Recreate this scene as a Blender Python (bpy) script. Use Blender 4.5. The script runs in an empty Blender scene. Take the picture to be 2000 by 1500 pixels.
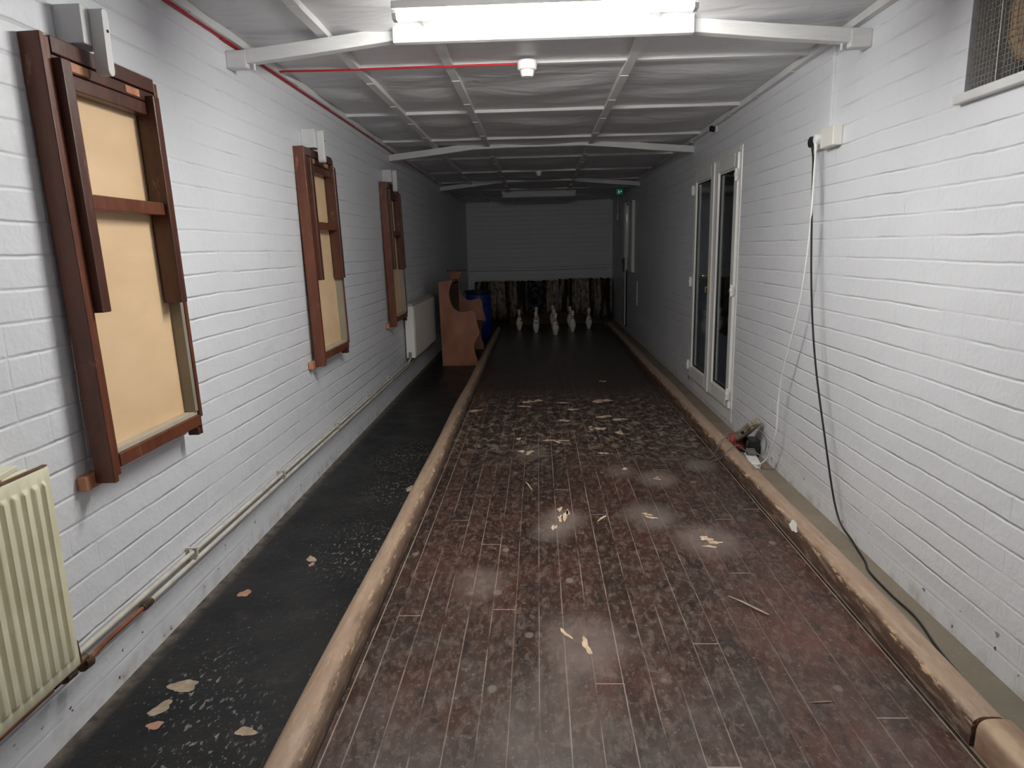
import bpy, bmesh, math, random
from mathutils import Vector, Matrix
S = bpy.context.scene
COL = S.collection
PI = math.pi

# ------------------------------------------------------------------ camera
XL, XR, YB = -1.465, 1.536, 14.15          # inner wall faces
f_px, pitch, yaw, roll, cam_h = 1309.04, math.radians(11.4028), math.radians(2.4134), math.radians(1.2653), 1.4573
F = Vector((-math.sin(yaw)*math.cos(pitch), math.cos(yaw)*math.cos(pitch), -math.sin(pitch)))
R = Vector((math.cos(yaw), math.sin(yaw), 0)); U = R.cross(F)
R2 = R*math.cos(roll) - U*math.sin(roll); U2 = U*math.cos(roll) + R*math.sin(roll)
cam = bpy.data.cameras.new('camera'); camo = bpy.data.objects.new('camera', cam); COL.objects.link(camo)
camo.matrix_world = Matrix(((R2.x, U2.x, -F.x, 0), (R2.y, U2.y, -F.y, 0), (R2.z, U2.z, -F.z, cam_h), (0, 0, 0, 1)))
cam.sensor_width = 36; cam.lens = f_px/2000*36; cam.clip_start = .02; cam.clip_end = 60
S.camera = camo

# ------------------------------------------------------------------ world, exposure
w = bpy.data.worlds.new('world'); S.world = w; w.use_nodes = True
w.node_tree.nodes['Background'].inputs[0].default_value = (.25, .3, .4, 1)
w.node_tree.nodes['Background'].inputs[1].default_value = .02
S.view_settings.view_transform = 'Standard'; S.view_settings.look = 'None'
S.view_settings.gamma = 1; S.view_settings.use_curve_mapping = False
S.view_settings.exposure = 1.2
S.cycles.max_bounces = 24; S.cycles.diffuse_bounces = 16
LAMP_EMISSION = 105.0                        # the one lit fluorescent fitting
LAMP_COLOUR = (1.0, .985, .925)

# ------------------------------------------------------------------ node helper
class NM:
    def __init__(s, name):
        s.m = bpy.data.materials.new(name); s.m.use_nodes = True; s.t = s.m.node_tree
        s.b = s.t.nodes['Principled BSDF']; s.k = {}
    def n(s, ty, **kw):
        nd = s.t.nodes.new(ty)
        for a, b in kw.items(): setattr(nd, a, b)
        return nd
    def put(s, sock, v):
        if isinstance(v, bpy.types.NodeSocket): s.t.links.new(v, sock)
        elif v is not None:
            if isinstance(v, (tuple, list)) and len(v) == 3 and sock.type == 'RGBA': v = (*v, 1)
            sock.default_value = v
    def pos(s):
        if 'p' not in s.k: s.k['p'] = s.n('ShaderNodeNewGeometry').outputs['Position']
        return s.k['p']
    def obj(s):
        if 'o' not in s.k: s.k['o'] = s.n('ShaderNodeTexCoord').outputs['Object']
        return s.k['o']
    def sep(s, v):
        nd = s.n('ShaderNodeSeparateXYZ'); s.put(nd.inputs[0], v); return nd.outputs
    def comb(s, x, y, z):
        nd = s.n('ShaderNodeCombineXYZ')
        for i, q in enumerate((x, y, z)): s.put(nd.inputs[i], q)
        return nd.outputs[0]
    def sc(s, v, k):
        nd = s.n('ShaderNodeVectorMath', operation='MULTIPLY'); s.put(nd.inputs[0], v); nd.inputs[1].default_value = k
        return nd.outputs[0]
    def ma(s, op, a, b=0., c=0., clamp=False):
        nd = s.n('ShaderNodeMath', operation=op, use_clamp=clamp)
        s.put(nd.inputs[0], a); s.put(nd.inputs[1], b); s.put(nd.inputs[2], c); return nd.outputs[0]
    def noise(s, v, scale, detail=4., rough=.55, dist=0.):
        nd = s.n('ShaderNodeTexNoise'); s.put(nd.inputs['Vector'], v); nd.inputs['Scale'].default_value = scale
        nd.inputs['Detail'].default_value = detail; nd.inputs['Roughness'].default_value = rough
        nd.inputs['Distortion'].default_value = dist; return nd.outputs['Fac']
    def vor(s, v, scale, feature='F1', out='Distance'):
        nd = s.n('ShaderNodeTexVoronoi', feature=feature); s.put(nd.inputs['Vector'], v)
        nd.inputs['Scale'].default_value = scale; return nd.outputs[out]
    def white(s, v):
        nd = s.n('ShaderNodeTexWhiteNoise', noise_dimensions='1D'); s.put(nd.inputs['W'], v); return nd.outputs['Value']
    def rng(s, v, a, b, c=0., d=1., smooth=False):
        nd = s.n('ShaderNodeMapRange'); nd.clamp = True
        if smooth: nd.interpolation_type = 'SMOOTHSTEP'
        for i, q in enumerate((v, a, b, c, d)): s.put(nd.inputs[i], q)
        return nd.outputs[0]
    def mix(s, f, a, b, mode='MIX'):
        nd = s.n('ShaderNodeMix', data_type='RGBA', blend_type=mode)
        s.put(nd.inputs[0], f); s.put(nd.inputs[6], a); s.put(nd.inputs[7], b); return nd.outputs[2]
    def bump(s, h, strength=.5, dist=.01, prev=None):
        nd = s.n('ShaderNodeBump'); s.put(nd.inputs['Height'], h); nd.inputs['Strength'].default_value = strength
        nd.inputs['Distance'].default_value = dist
        if prev is not None: s.t.links.new(prev, nd.inputs['Normal'])
        return nd.outputs[0]
    def out(s, col=None, rough=None, metal=None, normal=None, spec=None):
        s.put(s.b.inputs['Base Color'], col); s.put(s.b.inputs['Roughness'], rough); s.put(s.b.inputs['Metallic'], metal)
        if normal is not None: s.t.links.new(normal, s.b.inputs['Normal'])
        if spec is not None: s.put(s.b.inputs['Specular IOR Level'], spec)
        return s.m

def simple(name, c1, c2=None, rough=.5, metal=0., nscale=8., stretch=(1, 1, 1), bump=0., bscale=60., lo=.35, hi=.65, bd=.003):
    q = NM(name); v = q.sc(q.obj(), stretch)
    col = c1 if c2 is None else q.mix(q.rng(q.noise(v, nscale), lo, hi), c1, c2)
    nrm = q.bump(q.noise(v, bscale), bump, bd) if bump else None
    return q.out(col, rough, metal, nrm)

# ------------------------------------------------------------------ materials
def brick_paint(name, axis, tone):
    """painted brickwork: courses 92 mm high; axis 'y' for side walls, 'x' for the end walls"""
    q = NM(name); P = q.pos(); s3 = q.sep(P)
    u = s3['Y'] if axis == 'y' else s3['X']; z = s3['Z']
    wob = q.ma('MULTIPLY', q.ma('SUBTRACT', q.noise(P, 1.6, 2.), .5), .020)
    wob2 = q.ma('MULTIPLY', q.ma('SUBTRACT', q.noise(P, 13., 3.), .5), .007)
    zz = q.ma('ADD', q.ma('ADD', z, wob), wob2)
    r = q.ma('DIVIDE', q.ma('ADD', zz, .012), .0925)
    row = q.ma('FLOOR', r); fr = q.ma('SUBTRACT', r, row)
    dz = q.ma('MULTIPLY', q.ma('MINIMUM', fr, q.ma('SUBTRACT', 1., fr)), .0925)
    par = q.ma('MODULO', q.ma('ABSOLUTE', row), 4.)
    hdr = q.ma('LESS_THAN', par, .5)                       # every fourth course is headers
    ln = q.ma('SUBTRACT', .238, q.ma('MULTIPLY', hdr, .119))
    off = q.ma('MULTIPLY', q.ma('MODULO', q.ma('ABSOLUTE', row), 2.), .119)
    uu = q.ma('DIVIDE', q.ma('ADD', q.ma('ADD', q.ma('ADD', u, 40.), off), wob2), ln)
    ci = q.ma('FLOOR', uu); fu = q.ma('SUBTRACT', uu, ci)
    du = q.ma('MULTIPLY', q.ma('MINIMUM', fu, q.ma('SUBTRACT', 1., fu)), ln)
    var = q.rng(q.noise(P, 3.1, 3.), .35, .68)             # joints show here, are filled there
    jz = q.ma('MULTIPLY', q.rng(dz, .0, .0085, 1., 0., True), q.ma('ADD', .18, q.ma('MULTIPLY', var, .85)))
    ju = q.ma('MULTIPLY', q.rng(du, .0, .008, 1., 0., True), q.ma('MULTIPLY', q.rng(q.noise(P, 4.7, 2.), .46, .66), .38))
    joint = q.ma('MAXIMUM', jz, ju)
    brick_h = q.white(q.ma('ADD', q.ma('MULTIPLY', row, 7.31), q.ma('MULTIPLY', ci, 1.17)))
    row_h = q.white(row)
    h = q.ma('ADD', q.ma('MULTIPLY', joint, -.0042), q.ma('MULTIPLY', brick_h, .0022))
    h = q.ma('ADD', h, q.ma('MULTIPLY', row_h, .003))
    h = q.ma('ADD', h, q.ma('MULTIPLY', fr, .0028))       # courses lean a little, so they catch light
    h = q.ma('ADD', h, q.ma('MULTIPLY', q.noise(P, 9., 3.), .006))
    h = q.ma('ADD', h, q.ma('MULTIPLY', q.noise(P, 55., 3.), .0016))
    base = q.rng(z, .17, .11, 0., 1.)                      # smooth rendered foot of the wall
    h = q.ma('MULTIPLY', h, q.ma('SUBTRACT', 1., q.ma('MULTIPLY', base, .65)))
    col = q.mix(q.rng(q.noise(P, 1.6, 4.), .3, .7), tone, tuple(c*1.05 for c in tone))
    crack = q.ma('MULTIPLY', q.rng(dz, 0., .0022, 1., 0.), q.rng(q.noise(P, 6.3, 4.), .60, .66))
    col = q.mix(q.ma('MULTIPLY', crack, .45), col, (.20, .19, .19))
    foot = q.ma('MULTIPLY', q.rng(z, .10, .02, 0., 1.), q.rng(q.noise(P, 11., 5.), .45, .7))
    col = q.mix(q.ma('MULTIPLY', foot, .6), col, (.42, .36, .28))
    chips = q.ma('MULTIPLY', q.rng(q.noise(P, 22., 4.), .675, .69), q.rng(z, .22, .10, 0., 1.))
    col = q.mix(chips, col, (.06, .05, .05))
    nd = q.bump(h, 1.0, 1.0)
    return q.out(col, .46, 0., nd, .6)

WALLC = (.738, .755, .800)
M = {}
M['wall_side'] = brick_paint('painted_brick_side', 'y', WALLC)
M['wall_end'] = brick_paint('painted_brick_end', 'x', WALLC)

# lane strips
SEAM0, PW = -.684, .0955
def lane_mat():
    q = NM('dark_lane_strips'); P = q.pos(); s3 = q.sep(P); x, y = s3['X'], s3['Y']
    r = q.ma('DIVIDE', q.ma('SUBTRACT', q.ma('ADD', x, q.ma('MULTIPLY', q.ma('SUBTRACT', q.noise(P, 3.), .5), .004)), SEAM0), PW)
    i = q.ma('FLOOR', r); fr = q.ma('SUBTRACT', r, i)
    dx = q.ma('MULTIPLY', q.ma('MINIMUM', fr, q.ma('SUBTRACT', 1., fr)), PW)
    hs = q.white(q.ma('ADD', i, 3.7)); hs2 = q.white(q.ma('MULTIPLY', i, 5.13))
    L = 3.3
    ry = q.ma('ADD', q.ma('DIVIDE', y, L), q.ma('MULTIPLY', hs, 1.)); jy = q.ma('FRACT', ry)
    bid = q.white(q.ma('ADD', q.ma('MULTIPLY', i, 13.3), q.ma('FLOOR', ry)))
    dy = q.ma('MULTIPLY', q.ma('MINIMUM', jy, q.ma('SUBTRACT', 1., jy)), L)
    grain = q.noise(q.sc(P, (60, 5, 1)), 1., 5., .6)
    blot = q.noise(q.sc(P, (1, .7, 1)), 5.5, 6., .62)
    fine = q.noise(q.sc(P, (1, .7, 1)), 46., 8., .76)
    smear = q.noise(q.sc(P, (1, .5, 1)), 30., 8., .74, .5)
    col = q.mix(bid, (.030, .017, .014), (.052, .025, .019))
    # redder wood towards the right and near end
    red = q.ma('MULTIPLY', q.rng(q.noise(P, 1.35, 3.), .46, .66), q.rng(q.ma('SUBTRACT', y, x), 4.8, 1.6, 0., 1.))
    col = q.mix(q.ma('MULTIPLY', red, .7), col, (.115, .036, .024))
    col = q.mix(q.ma('MULTIPLY', q.rng(grain, .45, .75), .25), col, (.11, .065, .045))
    wear_fade = q.rng(y, 6.6, 8.2, 1., .12)                       # wear thinned past here, so the unlit far lane is painted dark
    d1 = q.ma('MULTIPLY', q.rng(smear, .49, .62), wear_fade)
    col = q.mix(q.ma('MULTIPLY', d1, .72), col, (.15, .112, .09))
    d2 = q.ma('MULTIPLY', q.rng(fine, .56, .66), wear_fade)
    dk_ = q.ma('MULTIPLY', q.rng(q.noise(q.sc(P, (1, .6, 1)), 12., 8., .78, .4), .48, .38), .75)
    col = q.mix(dk_, col, (.016, .012, .011))
    col = q.mix(q.ma('MULTIPLY', d2, .65), col, (.26, .215, .185))
    sp2 = q.ma('MULTIPLY', q.rng(q.noise(q.sc(P, (1, .6, 1)), 120., 3., .6), .66, .72), wear_fade)
    col = q.mix(q.ma('MULTIPLY', sp2, .7), col, (.34, .29, .25))
    near = q.ma('MULTIPLY', q.rng(y, 3.2, 1.5, 0., 1.), q.rng(blot, .40, .66))
    col = q.mix(q.ma('MULTIPLY', near, .32), col, (.15, .132, .12))
    band = q.ma('MULTIPLY', q.ma('MULTIPLY', q.rng(y, 4.2, 5.0), q.rng(y, 7.0, 6.2)), q.rng(q.noise(q.sc(P, (1., .6, 1)), 16., 8., .74, .6), .50, .62))
    col = q.mix(q.ma('MULTIPLY', band, .85), col, (.36, .285, .215))
    for (cx, cy, rr, am) in [(.12, 3.46, .17, .55), (.05, 3.3, .14, .45), (.15, 2.28, .22, .5), (.6, 3.5, .21, .5), (.83, 3.18, .22, .5), (.74, 4.1, .18, .5), (-.07, 4.68, .17, .45), (.52, 4.25, .14, .4), (-.28, 2.75, .16, .35), (.05, 1.9, .35, .18), (1.07, 4.35, .14, .4)]:
        dd = q.n('ShaderNodeVectorMath', operation='DISTANCE'); q.put(dd.inputs[0], q.comb(x, q.ma('MULTIPLY', y, .8), 0.)); dd.inputs[1].default_value = (cx, cy*.8, 0)
        mm = q.ma('MULTIPLY', q.rng(q.ma('ADD', dd.outputs['Value'], q.ma('MULTIPLY', q.ma('SUBTRACT', fine, .5), .16)), rr, rr*.25, 0., am, True), q.rng(blot, .2, .6, .6, 1.))
        col = q.mix(mm, col, (.27, .225, .20))
    # round ball dents
    v = q.vor(q.sc(P, (1, .8, 1)), 7.); vr = q.vor(q.sc(P, (1, .8, 1)), 7., out='Color')
    dent = q.ma('MULTIPLY', q.rng(v, .15, .10), q.ma('GREATER_THAN', q.sep(vr)[0], .62))
    col = q.mix(q.ma('MULTIPLY', q.ma('MULTIPLY', dent, .5), wear_fade), col, (.27, .235, .215))
    # dusty seams
    sm = q.ma('MULTIPLY', q.rng(dx, .0008, .0028, 1., 0.), q.rng(q.noise(q.sc(P, (1, .35, 1)), 9., 4.), .36, .58))
    sm = q.ma('MULTIPLY', q.ma('MULTIPLY', sm, q.ma('ADD', .3, q.ma('MULTIPLY', hs2, .7))), q.rng(x, .95, .4, .4, 1.))
    sj = q.ma('MULTIPLY', q.rng(dy, .0012, .0032, 1., 0.), .8)
    fade = q.rng(y, 5.5, 8., 1., .15)  # seam lines painted fainter toward the unlit far lane
    col = q.mix(q.ma('MULTIPLY', q.ma('MAXIMUM', sm, sj), fade), col, (.44, .35, .29))
    # edge fillet lines beside the rails
    for ex in (-.655, 1.226):
        e = q.rng(q.ma('ABSOLUTE', q.ma('SUBTRACT', x, ex)), .001, .003, 1., 0.)
        col = q.mix(q.ma('MULTIPLY', q.ma('MULTIPLY', e, .8), fade), col, (.46, .38, .31))
    gap = q.ma('MAXIMUM', q.rng(x, 1.228, 1.236), q.rng(x, -.672, -.69))
    col = q.mix(q.ma('MULTIPLY', gap, .8), col, (.012, .01, .01))
    rough = q.ma('ADD', q.rng(d1, 0., 1., .30, .42), q.ma('MULTIPLY', near, .12))
    rough = q.ma('ADD', rough, q.ma('MULTIPLY', q.ma('SUBTRACT', blot, .5), .12))
    h = q.ma('ADD', q.ma('MULTIPLY', q.rng(dx, 0., .003, 1., 0.), -.0008), q.ma('MULTIPLY', q.noise(q.sc(P, (1, .5, 1)), 12., 4.), .0022))
    h = q.ma('ADD', h, q.ma('MULTIPLY', fine, .0016))
    return q.out(col, rough, 0., q.bump(h, .9, 1.), .42)
M['lane'] = lane_mat()

def black_floor_mat():
    q = NM('worn_black_floor_paint'); P = q.pos(); s3 = q.sep(P); x, y = s3['X'], s3['Y']
    n1 = q.noise(P, 3., 5.); col = q.mix(q.rng(n1, .35, .7), (.0075, .008, .009), (.017, .016, .0155))
    reg = q.noise(q.sc(P, (1, .6, 1)), 2.6, 3.)
    wear_fade = q.rng(y, 6.5, 4.8)
    sp = q.ma('MULTIPLY', q.rng(q.noise(q.sc(P, (1, .5, 1)), 95., 3., .55), .66, .70), q.rng(reg, .38, .62, .12, 1.))
    sp = q.ma('MULTIPLY', sp, wear_fade)
    col = q.mix(q.ma('MULTIPLY', sp, .9), col, (.42, .42, .41))
    for (cx, cy, rr) in [(-1.02, 1.72, .22), (-.93, 3.1, .25), (-.9, 3.95, .22), (-1.18, 2.05, .16), (-.98, 4.6, .3)]:
        dd = q.n('ShaderNodeVectorMath', operation='DISTANCE'); q.put(dd.inputs[0], q.comb(x, q.ma('MULTIPLY', y, .6), 0.)); dd.inputs[1].default_value = (cx, cy*.6, 0)
        mm = q.ma('MULTIPLY', q.rng(dd.outputs['Value'], rr, rr*.3), q.rng(q.noise(q.sc(P, (1, .5, 1)), 60., 4., .6), .59, .63))
        col = q.mix(q.ma('MULTIPLY', mm, .7), col, (.30, .30, .295))
    d = q.rng(q.noise(P, 7., 6., .7), .58, .72)
    col = q.mix(q.ma('MULTIPLY', q.ma('MULTIPLY', d, wear_fade), .35), col, (.09, .075, .062))
    ed = q.ma('MULTIPLY', q.rng(x, -1.40, -1.455), q.rng(q.noise(P, 18., 5.), .3, .65))
    col = q.mix(q.ma('MULTIPLY', ed, .85), col, (.20, .165, .13))
    rough = q.rng(q.noise(P, 5.), .3, .7, .36, .50)
    h = q.ma('ADD', q.ma('MULTIPLY', q.noise(P, 16., 4.), .003), q.ma('MULTIPLY', q.noise(P, 70., 3.), .0008))
    return q.out(col, rough, 0., q.bump(h, .8, 1.), .28)
M['floor'] = black_floor_mat()

def concrete_mat():
    q = NM('dusty_concrete'); P = q.pos()
    col = q.mix(q.rng(q.noise(P, 4., 5.), .3, .7), (.205, .165, .125), (.27, .225, .175))
    col = q.mix(q.ma('MULTIPLY', q.rng(q.noise(P, 45., 4.), .58, .7), .4), col, (.40, .36, .30))
    yy = q.sep(P)['Y']
    col = q.mix(q.ma('MULTIPLY', q.rng(yy, 3.4, 1.8), .55), col, (.14, .135, .10))
    return q.out(col, .8, 0., q.bump(q.noise(P, 60., 5.), .5, .003), .3)
M['concrete'] = concrete_mat()

def rail_mat(name, side):
    q = NM(name); P = q.pos(); s3 = q.sep(P); x, z = s3['X'], s3['Z']
    g = q.noise(q.sc(P, (30, 1.2, 30)), 1.4, 5., .6)
    col = q.mix(q.rng(g, .35, .7), (.33, .225, .155), (.44, .32, .235))
    col = q.mix(q.ma('MULTIPLY', q.rng(q.noise(q.sc(P, (8, 1, 8)), 2.2, 4.), .42, .7), .5), col, (.30, .185, .13))
    # scuffed dark paint left on the lane side of the rail
    t = q.ma('ADD', z, q.ma('MULTIPLY', q.ma('SUBTRACT', q.noise(q.sc(P, (6, 2.2, 6)), 2.4, 5.), .5), .05))
    side_m = q.rng(x, -.715, -.690) if side < 0 else q.rng(x, 1.276, 1.260)
    paint = q.ma('MULTIPLY', q.rng(t, .092, .076), side_m)
    col = q.mix(q.ma('MULTIPLY', paint, .9 if side > 0 else .6), col, (.090, .050, .036))
    low = q.ma('MULTIPLY', q.rng(t, .045, .02), side_m)
    col = q.mix(q.ma('MULTIPLY', low, .7), col, (.06, .035, .028))
    ed_ = q.ma('MULTIPLY', q.rng(z, .062, .072), q.rng(z, .094, .084)); chip = q.ma('MULTIPLY', q.ma('MULTIPLY', q.rng(q.noise(q.sc(P, (9, 2.2, 9)), 4.2, 6., .72), .55, .58), ed_), q.rng(q.ma('MULTIPLY', side_m, 1.), .02, .2))
    col = q.mix(q.ma('MULTIPLY', q.rng(q.noise(q.sc(P, (14, 2.5, 14)), 3., 8., .75), .50, .62), .45), col, (.50, .385, .30))
    col = q.mix(q.ma('MULTIPLY', q.rng(q.noise(q.sc(P, (10, 3, 10)), 3.3, 8., .8), .42, .34), .55), col, (.16, .10, .07))
    col = q.mix(chip, col, (.60, .42, .26))
    kn = q.rng(q.vor(q.sc(P, (3., 1., 3.)), 2.1), .13, .05)
    col = q.mix(q.ma('MULTIPLY', kn, .55), col, (.10, .06, .04))
    return q.out(col, .46, 0., q.bump(q.ma('ADD', g, q.noise(P, 40., 3.)), .4, .0018), .45)
M['rail_left'] = rail_mat('left_rail_wood', -1); M['rail_right'] = rail_mat('right_rail_wood', 1)
M['rail_end'] = simple('battered_rail_wood', (.50, .36, .24), (.20, .10, .07), .55, nscale=9, stretch=(1, .4, 1), bump=.6, bscale=18, bd=.006)

def redwood(name, a, b, c):
    q = NM(name); v = q.obj()
    g = q.noise(q.sc(v, (12, 12, 1.6)), 2.4, 5., .6)
    col = q.mix(q.rng(g, .3, .7), a, b)
    col = q.mix(q.ma('MULTIPLY', q.rng(q.noise(q.sc(v, (3, 3, 1)), 7., 5., .7), .60, .68), .7), col, c)
    return q.out(col, .38, 0., q.bump(q.ma('ADD', g, q.noise(v, 80., 3.)), .25, .002), .5)
M['redwood'] = redwood('varnished_red_brown_wood', (.095, .029, .015), (.170, .052, .026), (.33, .15, .09))
M['redwood_dark'] = redwood('dark_varnished_wood', (.055, .020, .014), (.105, .036, .022), (.22, .12, .08))
M['rawwood'] = simple('bare_orange_wood', (.62, .30, .16), (.42, .17, .09), .6, nscale=20, stretch=(1, 1, .3))
M['ply'] = simple('pale_plywood', (.78, .56, .345), (.70, .49, .29), .6, nscale=3, stretch=(2, .8, 1.8), bump=.15, bscale=30)
M['fillet'] = simple('painted_shade_fillet', (.22, .20, .165), (.27, .24, .19), .6, nscale=8)  # side fillet's shade put into a darker copy of the primer colour
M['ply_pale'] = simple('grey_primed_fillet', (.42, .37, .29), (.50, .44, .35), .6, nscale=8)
M['whitepaint'] = simple('white_gloss_paint', (.68, .68, .68), (.60, .60, .61), .4, nscale=6, bump=.25, bscale=30)
M['beam'] = simple('white_beam_paint', (.72, .72, .72), (.64, .64, .65), .5, nscale=5, stretch=(1, 4, 4), bump=.4, bscale=22, bd=.004)
M['batten'] = simple('white_batten_paint', (.76, .76, .76), (.68, .68, .69), .5, nscale=5, bump=.3, bscale=22)
M['white'] = simple('white_plastic', (.78, .77, .73), None, .35)
M['whitebright'] = simple('bright_white_plastic', (.86, .86, .86), None, .3)
M['upvc'] = simple('white_upvc', (.86, .86, .85), (.80, .80, .79), .25, nscale=3)
M['gasket'] = simple('black_rubber', (.012, .012, .013), None, .5)
M['dark'] = simple('dark_recess', (.006, .0055, .005), None, .9)
M['blackplastic'] = simple('black_plastic', (.014, .014, .015), None, .4)
M['brass'] = simple('polished_brass', (.75, .62, .38), None, .25, 1.)
M['chrome'] = simple('chrome_metal', (.62, .61, .58), None, .25, 1.)
M['copper'] = simple('bare_copper_pipe', (.50, .20, .10), (.30, .12, .07), .4, .7, nscale=14)
M['darkbrass'] = simple('tarnished_brass', (.16, .10, .055), (.07, .045, .03), .5, .6, nscale=40)
M['pipewhite'] = simple('old_white_pipe_paint', (.62, .60, .54), (.50, .46, .40), .45, nscale=20)
M['cream'] = simple('aged_cream_enamel', (.82, .79, .60), (.74, .70, .51), .38, nscale=9)
M['rustedge'] = simple('rusty_edge', (.09, .05, .035), (.20, .10, .05), .8, nscale=40)
M['radwhite'] = simple('satin_white_enamel', (.90, .88, .84), None, .3)
M['radgrey'] = simple('grey_grille_enamel', (.42, .41, .38), None, .5)
M['redcable'] = simple('red_fire_cable', (.42, .012, .022), None, .45)
M['greycable'] = simple('grey_cable', (.16, .15, .14), None, .55)
M['pewwood'] = simple('pine_pew_wood', (.40, .165, .088), (.25, .095, .058), .42, nscale=5, stretch=(1, 1, .6), bump=.2)
M['pewback'] = simple('dark_pew_board', (.14, .065, .042), (.09, .042, .03), .5, nscale=6, stretch=(1, .3, 1))
M['blue'] = simple('blue_plastic', (.008, .04, .30), (.01, .03, .2), .4, nscale=5)
M['redmetal'] = simple('red_painted_metal', (.34, .055, .045), (.22, .04, .035), .55, nscale=22, bump=.2)
M['beigemetal'] = simple('dirty_beige_metal', (.36, .32, .235), (.22, .19, .14), .5, .2, nscale=18, bump=.3)
M['splinter'] = simple('fresh_splintered_wood', (.78, .58, .43), (.50, .34, .23), .65, nscale=45, stretch=(1, .3, 1), bump=.5, bscale=70)
M['oldpaint'] = simple('exposed_old_paint', (.42, .35, .25), (.30, .22, .16), .6, nscale=22)
M['orangepaint'] = simple('exposed_tan_underlayer', (.47, .25, .16), (.38, .20, .13), .6, nscale=22)
M['sheet'] = simple('dusty_tan_sheet', (.15, .105, .055), (.095, .065, .038), .75, nscale=4)
M['mesh'] = simple('galvanised_mesh', (.30, .285, .26), None, .5, .3)
M['insul'] = simple('rusty_tan_infill', (.40, .28, .17), (.24, .13, .07), .9, nscale=20)
M['chippaint'] = simple('flaked_white_paint', (.66, .66, .62), None, .6)

q = NM('window_glass'); q.b.inputs['Transmission Weight'].default_value = 1.; q.b.inputs['IOR'].default_value = 1.45
q.out((.85, .88, .88), .03); M['glass'] = q.m
q = NM('lit_diffuser'); e = q.b
e.inputs['Base Color'].default_value = (.9, .9, .9, 1); e.inputs['Emission Color'].default_value = (*LAMP_COLOUR, 1); e.inputs['Emission Strength'].default_value = LAMP_EMISSION
M['lit'] = q.m
q = NM('dim_exit_sign'); q.b.inputs['Base Color'].default_value = (.01, .12, .06, 1); q.b.inputs['Emission Color'].default_value = (.02, .55, .30, 1); q.b.inputs['Emission Strength'].default_value = .03
M['exit'] = q.m
q = NM('exit_pictogram'); q.b.inputs['Base Color'].default_value = (.8, .9, .85, 1); q.b.inputs['Emission Color'].default_value = (.5, .9, .75, 1); q.b.inputs['Emission Strength'].default_value = .12
M['pict'] = q.m

def ceiling_mat():
    q = NM('painted_sagging_board'); P = q.pos()
    col = q.mix(q.rng(q.noise(P, 2.2, 4.), .35, .65), (.66, .66, .68), (.73, .73, .75))
    col = q.mix(q.ma('MULTIPLY', q.rng(q.noise(q.sc(P, (1, 2, 1)), 9., 4.), .70, .74), .5), col, (.16, .13, .12))
    h = q.noise(q.sc(P, (1.2, 3.2, 1)), 1.7, 3., .5, .4)
    return q.out(col, .45, 0., q.bump(h, .8, .028), .6)
M['ceiling'] = ceiling_mat()

def pad_mat(name, dark_lo, dark_hi):
    q = NM(name); v = q.obj(); x = q.sep(v)['X']
    a = q.noise(q.sc(v, (1, 1, .5)), 17., 6., .78)
    b = q.noise(q.sc(v, (1, .1, .06)), 13., 2.)
    col = q.mix(q.rng(a, .38, .62), (.10, .078, .063), (.62, .53, .44))
    col = q.mix(q.rng(b, .44, .58), col, (.035, .027, .022))
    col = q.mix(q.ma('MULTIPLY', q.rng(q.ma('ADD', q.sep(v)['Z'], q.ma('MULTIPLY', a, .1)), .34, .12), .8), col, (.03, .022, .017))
    dk = q.ma('MULTIPLY', q.rng(x, dark_lo-.05, dark_lo+.02), q.rng(x, dark_hi+.05, dark_hi-.02))
    wv = q.n('ShaderNodeTexWave', wave_type='BANDS', bands_direction='DIAGONAL'); q.put(wv.inputs['Vector'], q.sc(v, (1, 0, -1.6))); wv.inputs['Scale'].default_value = 9.; wv.inputs['Distortion'].default_value = 5.; wv.inputs['Detail'].default_value = 3.
    stripe = q.ma('MULTIPLY', q.rng(wv.outputs['Fac'], .80, .92), q.rng(q.noise(v, 11., 3.), .46, .6))
    dcol = q.mix(stripe, (.014, .015, .022), (.42, .42, .47))
    col = q.mix(dk, col, dcol)
    return q.out(col, .9, 0., q.bump(a, .8, .02), .2)
M['pad_left'] = pad_mat('tattered_pad_left', 1.06, 1.44); M['pad_right'] = pad_mat('tattered_pad_right', 5., 6.)

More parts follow.
